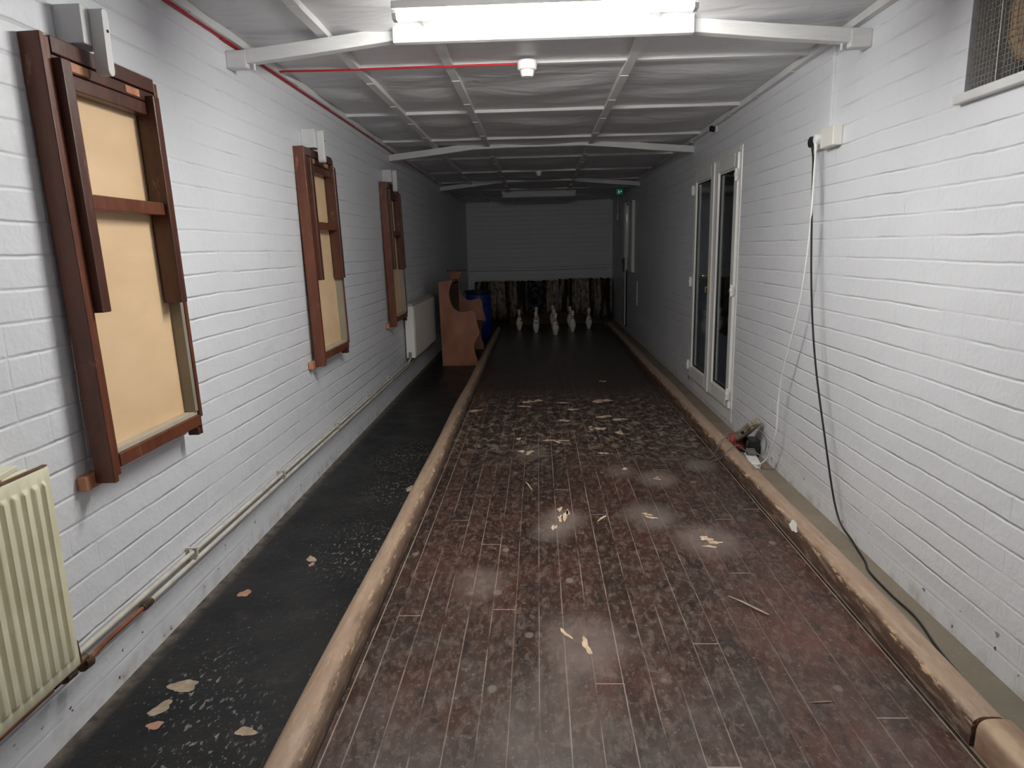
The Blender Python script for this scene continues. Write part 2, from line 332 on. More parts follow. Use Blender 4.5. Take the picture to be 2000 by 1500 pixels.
# ------------------------------------------------------------------ mesh helpers
class MB:
    def __init__(s): s.bm = bmesh.new()
    def box(s, x0, x1, y0, y1, z0, z1, mat=None):
        vs = [s.bm.verts.new(((x0, x1)[i & 1], (y0, y1)[(i >> 1) & 1], (z0, z1)[(i >> 2) & 1])) for i in range(8)]
        if mat is not None:
            for v in vs: v.co = mat @ v.co
        for f in ((0, 2, 3, 1), (4, 5, 7, 6), (0, 1, 5, 4), (2, 6, 7, 3), (0, 4, 6, 2), (1, 3, 7, 5)): s.bm.faces.new([vs[i] for i in f])
        return s
    def prism(s, poly, axis, a, b):
        def P(p, t): return {'x': (t, p[0], p[1]), 'y': (p[0], t, p[1]), 'z': (p[0], p[1], t)}[axis]
        A = [s.bm.verts.new(P(p, a)) for p in poly]; B = [s.bm.verts.new(P(p, b)) for p in poly]
        n = len(poly)
        s.bm.faces.new(A[::-1]); s.bm.faces.new(B)
        for i in range(n): s.bm.faces.new([A[i], A[(i+1) % n], B[(i+1) % n], B[i]])
        return s
    def tube(s, pts, r, seg=8, smooth=0, caps=True):
        pts = [Vector(p) for p in pts]
        if smooth:
            o = []
            for i in range(len(pts)-1):
                p0, p1, p2, p3 = pts[max(i-1, 0)], pts[i], pts[i+1], pts[min(i+2, len(pts)-1)]
                for k in range(smooth):
                    t = k/smooth
                    o.append(.5*((2*p1)+(p2-p0)*t+(2*p0-5*p1+4*p2-p3)*t*t+(3*p1-p0-3*p2+p3)*t**3))
            pts = o+[pts[-1]]
        rings = []; N = None
        for i, p in enumerate(pts):
            d = (pts[min(i+1, len(pts)-1)]-pts[max(i-1, 0)]).normalized()
            if N is None: N = d.orthogonal().normalized()
            N = (N-d*N.dot(d)); N = N.normalized() if N.length > 1e-6 else d.orthogonal().normalized()
            Bn = d.cross(N); rr = r[i] if isinstance(r, (list, tuple)) else r
            rings.append([s.bm.verts.new(p+(N*math.cos(a)+Bn*math.sin(a))*rr) for a in [2*PI*k/seg for k in range(seg)]])
        for A, B in zip(rings, rings[1:]):
            for k in range(seg): s.bm.faces.new([A[k], A[(k+1) % seg], B[(k+1) % seg], B[k]])
        if caps: s.bm.faces.new(rings[0][::-1]); s.bm.faces.new(rings[-1])
        return s
    def lathe(s, prof, seg=24, mat=None):
        """prof: list of (radius, z)"""
        rings = []
        for r, z in prof:
            if r < 1e-6: rings.append([s.bm.verts.new((0, 0, z))])
            else: rings.append([s.bm.verts.new((r*math.cos(2*PI*k/seg), r*math.sin(2*PI*k/seg), z)) for k in range(seg)])
        for A, B in zip(rings, rings[1:]):
            for k in range(seg):
                a = [A[k % len(A)], A[(k+1) % len(A)], B[(k+1) % len(B)], B[k % len(B)]]
                u = []
                for v in a:
                    if v not in u: u.append(v)
                if len(u) > 2: s.bm.faces.new(u)
        if len(rings[0]) > 1: s.bm.faces.new(rings[0][::-1])
        if len(rings[-1]) > 1: s.bm.faces.new(rings[-1])
        if mat is not None:
            for ring in rings:
                for v in ring: v.co = mat @ v.co
        return s
    def grid(s, fn, nu, nv):
        V = [[s.bm.verts.new(fn(i/nu, j/nv)) for j in range(nv+1)] for i in range(nu+1)]
        for i in range(nu):
            for j in range(nv): s.bm.faces.new([V[i][j], V[i+1][j], V[i+1][j+1], V[i][j+1]])
        return V
    def build(s, name, mat, parent=None, smooth=False, bevel=0., bseg=2):
        bmesh.ops.recalc_face_normals(s.bm, faces=s.bm.faces[:])
        me = bpy.data.meshes.new(name); s.bm.to_mesh(me); s.bm.free()
        me.materials.append(mat)
        if smooth: me.polygons.foreach_set('use_smooth', [True]*len(me.polygons))
        o = bpy.data.objects.new(name, me); COL.objects.link(o)
        if parent is not None: o.parent = parent
        if smooth is True:
            me.set_sharp_from_angle(angle=math.radians(40))
        if bevel:
            b = o.modifiers.new('bevel', 'BEVEL'); b.width = bevel; b.segments = bseg; b.limit_method = 'ANGLE'
        return o

def tag(o, label=None, cat=None, group=None, kind=None):
    if label: o['label'] = label
    if cat: o['category'] = cat
    if group: o['group'] = group
    if kind: o['kind'] = kind
    return o
def empty(name, loc=(0, 0, 0), rot=(0, 0, 0)):
    o = bpy.data.objects.new(name, None); COL.objects.link(o); o.location = loc; o.rotation_euler = rot; o.empty_display_size = .05
    return o
def kids(o): return [c for c in COL.objects if c.parent == o]
def copy_tree(o, parent=None):
    c = o.copy(); COL.objects.link(c)
    if parent is not None: c.parent = parent
    for ch in kids(o): copy_tree(ch, c)
    return c
def struct(o): o['kind'] = 'structure'; return o
def put(bm_obj, loc=(0, 0, 0)): bm_obj.location = loc; return bm_obj

# ================================================================== SETTING
Y0 = -1.6; CZ = 2.495
T = .22
# left wall, end walls
struct(MB().box(XL-T, XL, Y0-T, YB+T, -.05, 2.75).build('wall_left', M['wall_side']))
struct(MB().box(XL+.001, XR-.001, YB, YB+T, -.05, 2.75).build('wall_back', M['wall_end']))
struct(MB().box(XL+.001, XR-.001, Y0-T, Y0, -.05, 2.75).build('wall_rear', M['wall_end']))
# right wall with the openings for the doors and the grille
DY0, DY1, DZ0, DZ1 = 5.29, 6.83, .04, 2.185
EY0, EY1, EZ0, EZ1 = 10.95, 12.42, .05, 2.20
GY0, GY1, GZ0, GZ1 = 1.86, 2.625, 1.965, 2.46
b = MB(); W = (XR, XR+T)
b.box(*W, Y0-T, GY0, -.05, 2.75); b.box(*W, GY0, GY1, -.05, GZ0); b.box(*W, GY0, GY1, GZ1, 2.75)
b.box(*W, GY1, DY0, -.05, 2.75); b.box(*W, DY0, DY1, -.05, DZ0); b.box(*W, DY0, DY1, DZ1, 2.75)
b.box(*W, DY1, EY0, -.05, 2.75); b.box(*W, EY0, 11.80, -.05, 1.04); b.box(*W, 11.80, EY1, -.05, EZ0); b.box(*W, EY0, EY1, EZ1, 2.75)
b.box(*W, EY1, YB+T, -.05, 2.75)
struct(b.build('wall_right', M['wall_side']))
struct(MB().box(XL, -.673, Y0, YB, -.05, 0).build('floor', M['floor']))
struct(MB().box(1.2405, XR, Y0, YB, -.05, .0).build('floor_right', M['concrete']))
# exposed underlayers on the black walkway
rnd = random.Random(4)
def blob(cx, cy, rx, ry, n=22, rough=.28, ang=0., z=.0009, seed=0, th=.0008):
    r_ = random.Random(seed); pts = []
    ph = [r_.random()*6.28 for _ in range(4)]
    for k in range(n):
        a = 2*PI*k/n; rr = 1+rough*(math.sin(2*a+ph[0])*.5+math.sin(3*a+ph[1])*.45+math.sin(5*a+ph[2])*.35+(r_.random()-.5)*.5)
        x = rx*rr*math.cos(a); y = ry*rr*math.sin(a)
        pts.append((cx+x*math.cos(ang)-y*math.sin(ang), cy+x*math.sin(ang)+y*math.cos(ang)))
    b = MB(); b.prism(pts, 'z', z-th, z); return b
fl = bpy.data.objects['floor']
for i, (cx, cy, rx, ry, a, m) in enumerate([(-1.245, 2.02, .045, .036, .3, 'oldpaint'), (-1.262, 1.905, .022, .045, -.5, 'oldpaint'), (-1.235, 1.825, .026, .018, .5, 'orangepaint'), (-1.307, 2.655, .026, .030, .2, 'orangepaint'),
        (-1.12, 2.985, .020, .035, .4, 'oldpaint'), (-.815, 3.95, .022, .06, .1, 'oldpaint'), (-1.10, 2.93, .012, .02, 0, 'orangepaint'), (-.93, 1.80, .03, .022, 0, 'oldpaint')]):
    blob(cx, cy, rx, ry, ang=a, seed=i+40).build('exposed_paint_patch', M[m], fl)

# ceiling: boards sagging between battens
BX = [XL, -1.0, -.48, .53, XR]
BY = [.15, 1.45, 2.74, 4.03, 5.335, 6.56, 7.85, 9.18, 10.40, 11.65, 12.9]
def cz(y): return 2.502-.0045*y if y < 10 else 2.457-.010*(y-10)
b = MB()
CW = YB-Y0
def cfn(u, v):
    x = XL+(XR-XL)*u; y = Y0+CW*v
    cx = max([q for q in BX if q <= x+1e-6]); nx = min([q for q in BX if q > cx]+[XR+.5]) if cx < XR-1e-6 else XR
    ys = [Y0]+BY+[YB]
    cy = max([q for q in ys if q <= y+1e-6]); ny = min([q for q in ys if q > cy+1e-6] or [YB+1])
    s = math.sin(PI*min(1, max(0, (x-cx)/max(nx-cx, .1))))*math.sin(PI*min(1, max(0, (y-cy)/(ny-cy))))
    wv = .013*math.sin(10.5*y+1.6*math.sin(2.1*x+cy*3)+x*.8)*s
    return (x, y, cz(y)+.004-.020*s+wv)
b.grid(cfn, 60, 320)
co = struct(b.build('ceiling', M['ceiling'], smooth=2))
sm = co.modifiers.new('solid', 'SOLIDIFY'); sm.thickness = .04; sm.offset = 1 if co.data.polygons[0].normal.z > 0 else -1
# battens
ti = 1
for y in BY:
    z = cz(y)
    struct(MB().box(XL+.03, XR-.03, y-.021, y+.021, z-.018, z+.012).build('trim_%d' % ti, M['batten'], bevel=.003)); ti += 1
for x in (-1.0, -.48, .53):
    bb = MB()
    for k in range(24):
        ya, yb = Y0+CW*k/24, Y0+CW*(k+1)/24
        za, zb = cz(ya), cz(yb)
        bb.box(x-.024, x+.024, ya, yb+.0005, min(za, zb)-.026, max(za, zb)+.012)
    struct(bb.build('trim_%d' % ti, M['batten'], bevel=0)); ti += 1
for x0, x1 in ((XL+.004, XL+.034), (XR-.034, XR-.004)):
    bb = MB()
    for k in range(24):
        ya, yb = Y0+CW*k/24, Y0+CW*(k+1)/24
        za, zb = cz(ya), cz(yb)
        bb.box(x0, x1, ya, yb+.0005, min(za, zb)-.034, max(za, zb)+.012)
    struct(bb.build('trim_%d' % ti, M['batten'])); ti += 1

# ================================================================== BEAMS
def beam(y, label, boss=False):
    prof = [(XL-.012, 2.335), (-1.05, 2.378), (-.63, 2.425), (-.30, 2.434), (.45, 2.436), (.70, 2.418), (1.10, 2.378), (XR+.012, 2.340)]
    up = [(x, z+.062) for x, z in prof]
    root = empty('ceiling_beam', (0, y, 2.33))
    pl = [(a, z-2.33) for a, z in prof+up[::-1]]
    MB().prism(pl, 'y', -.028, .028).build('arched_chord', M['beam'], root, bevel=.004)
    if boss:
        for s in (-1, 1):
            xa = XL if s < 0 else XR; 
            MB().box(min(xa, xa-s*.10), max(xa, xa-s*.10), -.030, .030, -.004, .076).build('wall_socket', M['beam'], root, bevel=.008, bseg=3)
            MB().tube([(xa-s*.125, -.0, -.01), (xa-s*.125, 0, .09)], .006, 6).build('bolt', M['beam'], root)
    tag(root, label, 'beam', 'white arched ceiling beams')
    return root
beam(3.39, 'white arched ceiling beam nearest the viewer, carrying the lit fluorescent lamp', True)
beam(6.947, 'white arched ceiling beam above the near end of the white double door')
beam(10.493, 'white arched ceiling beam furthest away, just before the unlit lamp')

# casing board on the first beam and the lit lamp in front of it
cb = tag(MB().box(-.655, .722, 3.318, 3.360, 2.400, 2.487).build('casing_board', M['beam'], bevel=.004), 'white painted board boxing the middle of the nearest ceiling beam', 'board')
LY = 2.75
lamp = empty('fluorescent_lamp', (0.035, LY, 2.325))
rows = [(-.021, .020), (.021, .020), (.024, .008), (.017, -.006), (-.017, -.006), (-.024, .008)]
MB().prism([(y_, z_) for y_, z_ in rows], 'x', -.555, .555).build('diffuser', M['lit'], lamp)
MB().prism([(-.040, .0205), (.040, .0205), (.036, .050), (-.036, .050)], 'x', -.572, .572).build('lamp_housing', M['whitebright'], lamp, bevel=.003)
for s in (-1, 1):
    MB().prism([(-.025, .020), (.025, .020), (.028, .008), (.020, -.010), (-.020, -.010), (-.028, .008)], 'x', *sorted((s*.5555, s*.572))).build('end_cap', M['whitebright'], lamp)
    MB().tube([(s*.4, 0, .0505), (s*.4, 0, cz(LY)-2.325)], .006, 8).build('hanger_rod', M['white'], lamp)
tag(lamp, 'lit fluorescent batten lamp hanging under the nearest ceiling beam', 'lamp')
# far lamp, off
l2 = empty('fluorescent_lamp', (.03, 12.02, 2.36), (0, 0, 0))
MB().prism([(y_*2, z_*2-.02) for y_, z_ in rows], 'x', -.63, .63).build('diffuser', M['whitebright'], l2)
MB().box(-.64, .64, -.05, .05, .0205, cz(12.02)-2.36).build('lamp_housing', M['batten'], l2)
tag(l2, 'unlit fluorescent batten lamp at the dark far end of the ceiling', 'lamp')

# ================================================================== LANE AND RAILS
lane = tag(MB().box(-.6725, 1.240, Y0, YB-.01, -.05, 0).build('skittle_lane', M['lane']), 'long dark brown strip-wood skittle lane with dusty wear and pale gouges', 'lane')
G = [(.13, 3.50, .016, .055, .1), (.105, 3.60, .010, .035, .05), (.103, 3.47, .011, .045, 0.), (.148, 3.56, .007, .05, 0), (.066, 3.35, .012, .035, .2), (.160, 2.268, .013, .05, -.1), (.087, 2.345, .009, .032, -.6),
     (.585, 3.52, .026, .015, .5), (.60, 3.475, .028, .013, .4), (.83, 3.20, .030, .026, .2), (.86, 3.155, .034, .016, -.2), (.825, 3.11, .026, .012, .1), (.74, 4.10, .020, .012, .3), (.745, 4.12, .007, .028, .2), (.56, 4.30, .016, .02, -.5), (.33, 3.47, .008, .04, .5),
     (.116, 4.997, .075, .018, .05), (.13, 4.97, .02, .04, .0), (.62, 6.36, .07, .05, .1), (.55, 6.30, .06, .03, -.2), (-.12, 6.33, .05, .05, .4), (-.02, 6.38, .04, .05, -.6), (-.60, 6.0, .05, .04, 0), (-.08, 4.69, .02, .05, .2), (-.14, 4.72, .03, .02, 0),
     (.48, 5.33, .055, .04, .1), (.42, 5.34, .02, .05, 0), (.63, 5.20, .03, .04, .1), (.45, 4.655, .032, .018, .4), (.30, 6.0, .05, .03, -.5), (.20, 5.6, .05, .03, .1), (.55, 5.72, .07, .03, -.2), (.68, 5.62, .05, .03, .1), (-.17, 5.05, .02, .025, .5), (-.15, 6.15, .06, .025, 0.), (.22, 6.28, .05, .02, .2), (.70, 7.3, .03, .04, .0)]
for i, (cx, cy, rx, ry, a) in enumerate(G):
    blob(cx, cy, rx, ry, n=26, rough=.5, ang=-a, seed=i).build('splintered_gouge', M['splinter'], lane)
# loose sticks / slivers on the lane
for i, (p, q_, r_, lab) in enumerate([((.78, 2.62, .003), (.90, 2.47, .003), .006, 'long pale sliver of wood lying across the near lane boards'),
                                ((-.10, 4.05, .003), (-.055, 3.90, .003), .0055, 'short thin pale stick lying mid lane beside a plank seam'),
                                ((.86, 1.95, .002), (.93, 1.955, .002), .0025, 'small dark sliver lying at the near right of the lane')]):
    m_ = ((p[0]+q_[0])/2, (p[1]+q_[1])/2, r_)
    d = Vector(q_)-Vector(p); d.z = 0
    b = MB(); b.tube([-d*.5, -d*.2+Vector((.004, 0, 0)), d*.2, d*.5], [r_*.3, r_*.8, r_, r_*.5], 6)
    o = b.build('wood_sliver', M['splinter'] if i == 1 else M['oldpaint'], smooth=True); o.location = m_; tag(o, lab, 'wood sliver')

def rail_profile(cx, r, h, side):
    pts = []
    e = 1.0 if side < 0 else .62
    pts.append((cx-r, 0)); pts.append((cx-r, h-r*.95))
    for k in range(1, 16):
        a = PI-PI*k/16; c_, s_ = math.cos(a), math.sin(a)
        pts.append((cx+r*math.copysign(abs(c_)**e, c_), h-r*.95+r*.95*s_**e))
    pts.append((cx+r, h-r*.95)); pts.append((cx+r, 0))
    return pts
def rail(name, cx, r, h, y0, y1, mat, label, x_far=0., z0=0., wob=.004, seed=1, back=0.):
    r_ = random.Random(seed); n = max(4, int((y1-y0)/.12)); P = rail_profile(0, r, h, -1 if cx < 0 else 1)
    b = MB(); rings = []
    for i in range(n+1):
        t = i/n; y = y0+(y1-y0)*t
        ox = cx+x_far*t+wob*math.sin(y*1.7+seed)
        sc = 1+.03*math.sin(y*3.1+seed*2)
        rings.append([b.bm.verts.new((ox+p[0]*sc, y, z0+p[1]*(sc if p[1] > .01 else 1))) for p in P])
    for A, B in zip(rings, rings[1:]):
        for k in range(len(P)): b.bm.faces.new([A[k], A[(k+1) % len(P)], B[(k+1) % len(P)], B[k]])
    b.bm.faces.new(rings[0][::-1]); b.bm.faces.new(rings[-1])
    return tag(b.build(name, mat, smooth=True, bevel=0), label, 'rail', 'timber side rails of the lane')
rail('timber_rail', -.7255, .052, .098, Y0+.01, 11.9, M['rail_left'], 'long rounded timber rail between the lane and the black walkway', x_far=0.)
rr = rail('timber_rail', 1.2945, .052, .100, 1.765, 12.3, M['rail_right'], 'long rounded timber rail along the right of the lane, beside the concrete ledge', seed=3)
blob(0, 0, .02, .05, seed=91, z=.0, th=.002).build('flaked_paint_patch', M['chippaint'], rr)
pp = bpy.data.objects['flaked_paint_patch']; pp.location = (1.2475, 3.17, .078); pp.rotation_euler = (0, -1.15, 0)
rail('timber_rail', 1.300, .055, .100, Y0+.01, 1.752, M['rail_end'], 'short battered rail section with rounded end, nearest bottom right', seed=5)

# ================================================================== PINS
def make_pin():
    root = empty('bowling_pin')
    prof = [(.0, .0), (.0255, 0), (.029, .004), (.0325, .02), (.045, .06), (.0560, .095), (.0603, .115), (.0590, .135), (.052, .17), (.041, .205), (.0305, .235), (.0245, .255), (.0228, .27), (.0236, .288), (.0280, .31), (.0318, .33), (.0323, .343), (.0295, .361), (.0215, .374), (.010, .3800), (0, .381)]
    body = MB().lathe(prof, 28).build('pin_body', M['pinwhite'], root, smooth=True)
    def rad(z):
        for (r0, z0), (r1, z1) in zip(prof[1:], prof[2:]):
            if z0 <= z <= z1: return r0+(r1-r0)*(z-z0)/max(1e-6, z1-z0)
        return .02
    for z0, z1 in ((.236, .250), (.270, .283)):
        n = 4; pr = [(rad(z0+(z1-z0)*k/n)+.0007, z0+(z1-z0)*k/n) for k in range(n+1)]
        b = MB(); b.lathe([(pr[0][0]-.001, pr[0][1])]+pr+[(pr[-1][0]-.001, pr[-1][1])], 28)
        b.build('neck_stripe', M['pinred'], body, smooth=True)
    # red crown-shaped mark wrapped on the shoulder, facing -y
    cr = [(-.026, .200), (-.018, .176), (0, .164), (.018, .176), (.026, .200), (.012, .186), (0, .192), (-.012, .186)]
    b = MB(); A = []; B_ = []
    for u, z in cr:
        for L, e in ((A, .0012), (B_, -.002)):
            r = rad(z)+e; a = u/r; L.append(b.bm.verts.new((r*math.sin(a), -r*math.cos(a), z)))
    c1 = b.bm.verts.new((0, -(rad(.178)+.0015), .178)); c2 = b.bm.verts.new((0, -(rad(.178)-.004), .178))
    n = len(cr)
    for k in range(n):
        b.bm.faces.new([A[k], A[(k+1) % n], c1]); b.bm.faces.new([B_[(k+1) % n], B_[k], c2]); b.bm.faces.new([A[k], B_[k], B_[(k+1) % n], A[(k+1) % n]])
    b.build('red_crown_mark', M['pinred'], body)
    return root
M['pinwhite'] = simple('scuffed_white_pin', (.90, .88, .83), (.80, .77, .70), .3, nscale=14)
M['pinred'] = simple('pin_red', (.42, .02, .03), None, .35)
pins = [(.282, 11.41, .55, 'foremost white bowling pin with red neck stripes, front of the diamond'),
        (-.050, 11.745, .05, 'front-left white bowling pin, second from left, red crown mark facing the viewer'),
        (.592, 11.795, 2.6, 'front-right white bowling pin, directly right of the foremost pin'),
        (-.355, 12.16, .7, 'leftmost white bowling pin, standing alone at the left corner'),
        (.277, 12.20, 1.9, 'white bowling pin in the centre of the diamond, hidden behind the foremost pin'),
        (.908, 12.215, .5, 'rightmost white bowling pin, standing alone at the right corner'),
        (-.045, 12.6, 2.2, 'white bowling pin mostly hidden behind the one second from left'),
        (.585, 12.6, 2.9, 'white bowling pin half hidden behind the front-right pin'),
        (.270, 12.93, 2.4, 'rearmost white bowling pin, only its head showing behind the centre pin')]
pin0 = make_pin()
for i, (x, y, rz, lab) in enumerate(pins):
    p = pin0 if i == 0 else copy_tree(pin0)
    p.location = (x, y, 0); p.rotation_euler = (0, 0, rz); tag(p, lab, 'bowling pin', 'bowling pins set up in a diamond')

# ================================================================== PADS, SHEET, BARREL, PEW
def pad(name, x0, x1, yf, th, h, mat, label, seed):
    r_ = random.Random(seed); W_ = x1-x0
    edges = [0.]
    while edges[-1] < W_-.03: edges.append(edges[-1]+r_.uniform(.05, .095))
    edges[-1] = W_
    amp = [r_.uniform(.3, 1.) for _ in edges]; top = [r_.uniform(-.018, .012) for _ in edges]; lean = [r_.uniform(-.012, .012) for _ in edges]
    nu, nv = 150, 26
    def fn(u, v):
        x = u*W_; k = max(i for i in range(len(edges)) if edges[i] <= x+1e-9); k = min(k, len(edges)-2)
        t = (x-edges[k])/(edges[k+1]-edges[k]); s = math.sin(PI*t)
        e = math.sin(PI*min(1, max(0, v*1.0)))**.25
        zt = h+top[k]*s+.008*s-.012
        y = -.055*amp[k]*s*e-.02*e+.012*math.sin(x*31+v*9)*e+lean[k]*v
        return (x, y-(.05*(1-v)), v*zt)
    b = MB(); V = b.grid(fn, nu, nv)
    # close over the top, down the back
    back = []
    for i in range(nu+1):
        p = V[i][nv].co; back.append([b.bm.verts.new((p.x, th*.5, p.z+.01)), b.bm.verts.new((p.x, th, p.z-.02)), b.bm.verts.new((p.x, th, 0))])
    for i in range(nu):
        a, c = V[i][nv], V[i+1][nv]
        b.bm.faces.new([a, c, back[i+1][0], back[i][0]]); b.bm.faces.new([back[i][0], back[i+1][0], back[i+1][1], back[i][1]]); b.bm.faces.new([back[i][1], back[i+1][1], back[i+1][2], back[i][2]])
        b.bm.faces.new([back[i][2], back[i+1][2], V[i+1][0], V[i][0]])
    for i in (0, nu): b.bm.faces.new([V[i][j] for j in range(nv+1)]+back[i])
    o = b.build(name, mat, smooth=2); o.location = (x0, yf, 0.002)
    return tag(o, label, 'buffer pad', 'tattered buffer pads against the back wall')
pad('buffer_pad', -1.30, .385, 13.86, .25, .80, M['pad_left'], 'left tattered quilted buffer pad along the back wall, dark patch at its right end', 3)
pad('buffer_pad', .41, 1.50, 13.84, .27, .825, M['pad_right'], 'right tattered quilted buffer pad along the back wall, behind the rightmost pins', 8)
r_ = random.Random(9)
def sfn(u, v):
    x = -.58+1.82*u+.05*math.sin(v*7)*(1-abs(u-.5)); y = 13.02+.68*v-.05*math.sin(u*9)*(1-v)
    z = .012+.17*(v**1.1)*(.35+.65*math.sin(PI*min(1, u*1.15))**.8 if u*1.15 < 1 else .35)
    return (x, min(y, 13.70), z+.01*math.sin(u*14+v*5)*v)
b = MB(); b.grid(sfn, 50, 16); o = b.build('tan_sheet', M['sheet'], smooth=2)
so = o.modifiers.new('solid', 'SOLIDIFY'); so.thickness = .008; so.offset = 0
tag(o, 'rumpled tan sheet on the floor behind the pins, below the pads', 'sheet')

br = empty('plastic_barrel', (-1.015, 11.35, 0))
MB().lathe([(.19, 0), (.205, .02), (.215, .25), (.215, .27), (.208, .28), (.216, .30), (.216, .52), (.209, .53), (.216, .545), (.212, .71), (.195, .735), (0.19, .735)], 40).build('barrel_body', M['blue'], br, smooth=True)
MB().lathe([(.19, .7355), (.225, .7355), (.228, .75), (.228, .775), (.215, .785), (.20, .775), (0, .770)], 40).build('barrel_lid', M['blackplastic'], br, smooth=True)
tag(br, 'blue plastic barrel with black rim behind the wooden pew', 'barrel')

def pew_end(parent, y, zs, dx, mat, name):
    a = [(-1.24, 0), (-1.255, 1.075), (-1.068, 1.092), (-1.082, 1.05), (-1.108, 1.00), (-1.122, .93), (-1.118, .86), (-1.100, .79), (-1.070, .735), (-1.020, .700), (-.965, .688), (-.905, .700), (-.865, .710), (-.83, .708), (-.802, .685), (-.790, .64), (-.785, .57), (-.768, .50), (-.752, .44), (-.748, .405), (-.775, .37), (-.800, .33), (-.825, .27), (-.825, .20), (-.812, .14), (-.795, .09), (-.785, .05), (-.785, 0)]
    b = MB(); b.prism([(x+1.0+dx, z*zs) for x, z in a], 'y', y-.024, y+.024); return b.build(name, mat, parent, bevel=.005)
pew = empty('church_pew', (-1.0, 8.46, 0))
pew_end(pew, 0, 1., 0, M['pewwood'], 'bench_end')
pew_end(pew, 1.42, 1.06, -.035, M['pewwood'], 'bench_end')
MB().box(-.33, -.05, 1.39, 1.45, 1.155, 1.175).build('end_cap', M['pewback'], pew, bevel=.004)
MB().box(-.20, -.165, .025, 1.395, .40, 1.02).build('back_panel', M['pewback'], pew)
MB().box(-.19, .195, .025, 1.395, .40, .435).build('seat_board', M['pewback'], pew, bevel=.004)
MB().box(-.215, -.165, .025, 1.395, 1.0, 1.05).build('top_rail', M['pewwood'], pew, bevel=.006)
tag(pew, 'old wooden church pew with curved bench ends, past the white radiator', 'pew')

# ================================================================== RADIATORS AND PIPES
rad = empty('ribbed_radiator', (XL, 0, 0))
ya, yb, za, zb = .70, 1.736, .272, .893
def rib(y, z):
    p = .0362; t = ((yb-.026-y) / p) % 1.0
    k = 1-abs(2*((t+.5) % 1)-1)
    prof = max(0., min(1., (abs(((t) % 1)-.5)*2-.27)/.26))
    if y > yb-.022 or y < ya+.02: prof = 0
    m = max(0., min(1., min(z-(za+.035), (zb-.035)-z)/.012))
    return prof*m
b = MB()
ys = [ya+(yb-ya)*i/330 for i in range(331)]; zs_ = [za, za+.006, za+.033, za+.038, za+.043, za+.05, .45, .6, .75, zb-.05, zb-.043, zb-.038, zb-.033, zb-.006, zb]
V = [[b.bm.verts.new((.092+.0095*rib(y, z)-(.005 if z in (za, zb) else 0), y, z)) for z in zs_] for y in ys]
for i in range(len(ys)-1):
    for j in range(len(zs_)-1): b.bm.faces.new([V[i][j], V[i+1][j], V[i+1][j+1], V[i][j+1]])
Bk = [[b.bm.verts.new((.079, y, z)) for z in (za, zb)] for y in (ys[0], ys[-1])]
b.bm.faces.new([Bk[0][0], Bk[0][1], Bk[1][1], Bk[1][0]])
b.bm.faces.new([V[i][-1] for i in range(len(ys))]+[Bk[1][1], Bk[0][1]]); b.bm.faces.new([V[i][0] for i in range(len(ys))]+[Bk[1][0], Bk[0][0]])
b.bm.faces.new([V[0][j] for j in range(len(zs_))]+[Bk[0][1], Bk[0][0]]); b.bm.faces.new([V[-1][j] for j in range(len(zs_))]+[Bk[1][1], Bk[1][0]])
b.build('front_panel', M['cream'], rad, smooth=True)
MB().box(.028, .042, ya, yb-.01, za, zb-.004).build('back_panel', M['cream'], rad, bevel=.004)
MB().box(.0425, .0785, ya+.02, yb-.02, za+.02, za+.05).build('bottom_channel', M['rustedge'], rad)
MB().box(.078, .0915, ya, yb-.002, zb+.0005, zb+.004).build('rusty_top_seam', M['rustedge'], rad)
mt = Matrix.Translation((.05, 1.60, zb+.012)) @ Matrix.Rotation(.12, 4, 'X')
MB().box(-.026, .026, -.30, .05, -.004, .012, mt).build('loose_top_cover', M['cream'], rad, bevel=.003)
for y_ in (.9, 1.45): MB().box(.0005, .0275, y_-.015, y_+.015, .5, .75).build('wall_bracket', M['cream'], rad)
vb = MB(); vb.tube([(.06, 1.66, .258), (.06, 1.80, .258)], .013, 10); vb.tube([(.06, 1.78, .242), (.06, 1.815, .236)], [.021, .019], 10); vb.tube([(.06, 1.70, .252), (.06, 1.74, .250)], .018, 8); vb.tube([(.06, 1.765, .262), (.06, 1.768, .330)], [.013, .008], 10)
vb.build('radiator_valve', M['darkbrass'], rad, smooth=True)
tag(rad, 'cream ribbed radiator with rusty edges at the bottom left, below the nearest frame', 'radiator')

r2 = empty('panel_radiator', (XL, 0, 0))
MB().box(.025, .122, 7.15, 8.66, .315, .875).build('radiator_body', M['radwhite'], r2, bevel=.008, bseg=3)
MB().prism([(.030, .876), (.118, .876), (.108, .905), (.040, .905)], 'y', 7.155, 8.655).build('top_grille', M['radgrey'], r2)
MB().box(.123, .1265, 7.19, 8.63, .36, .84).build('front_plate', M['radwhite'], r2, bevel=.002)
MB().box(.0005, .0245, 7.5, 7.53, .5, .8).build('wall_bracket', M['radgrey'], r2); MB().box(.0005, .0245, 8.3, 8.33, .5, .8).build('wall_bracket', M['radgrey'], r2)
vb = MB(); vb.tube([(.07, 7.175, .36), (.07, 7.12, .36)], .012, 10); vb.tube([(.07, 7.125, .385), (.07, 7.125, .325)], .015, 10)
vb.build('radiator_valve', M['chrome'], r2, smooth=True)
tag(r2, 'white flat-panel radiator on the left wall beside the pew', 'radiator')

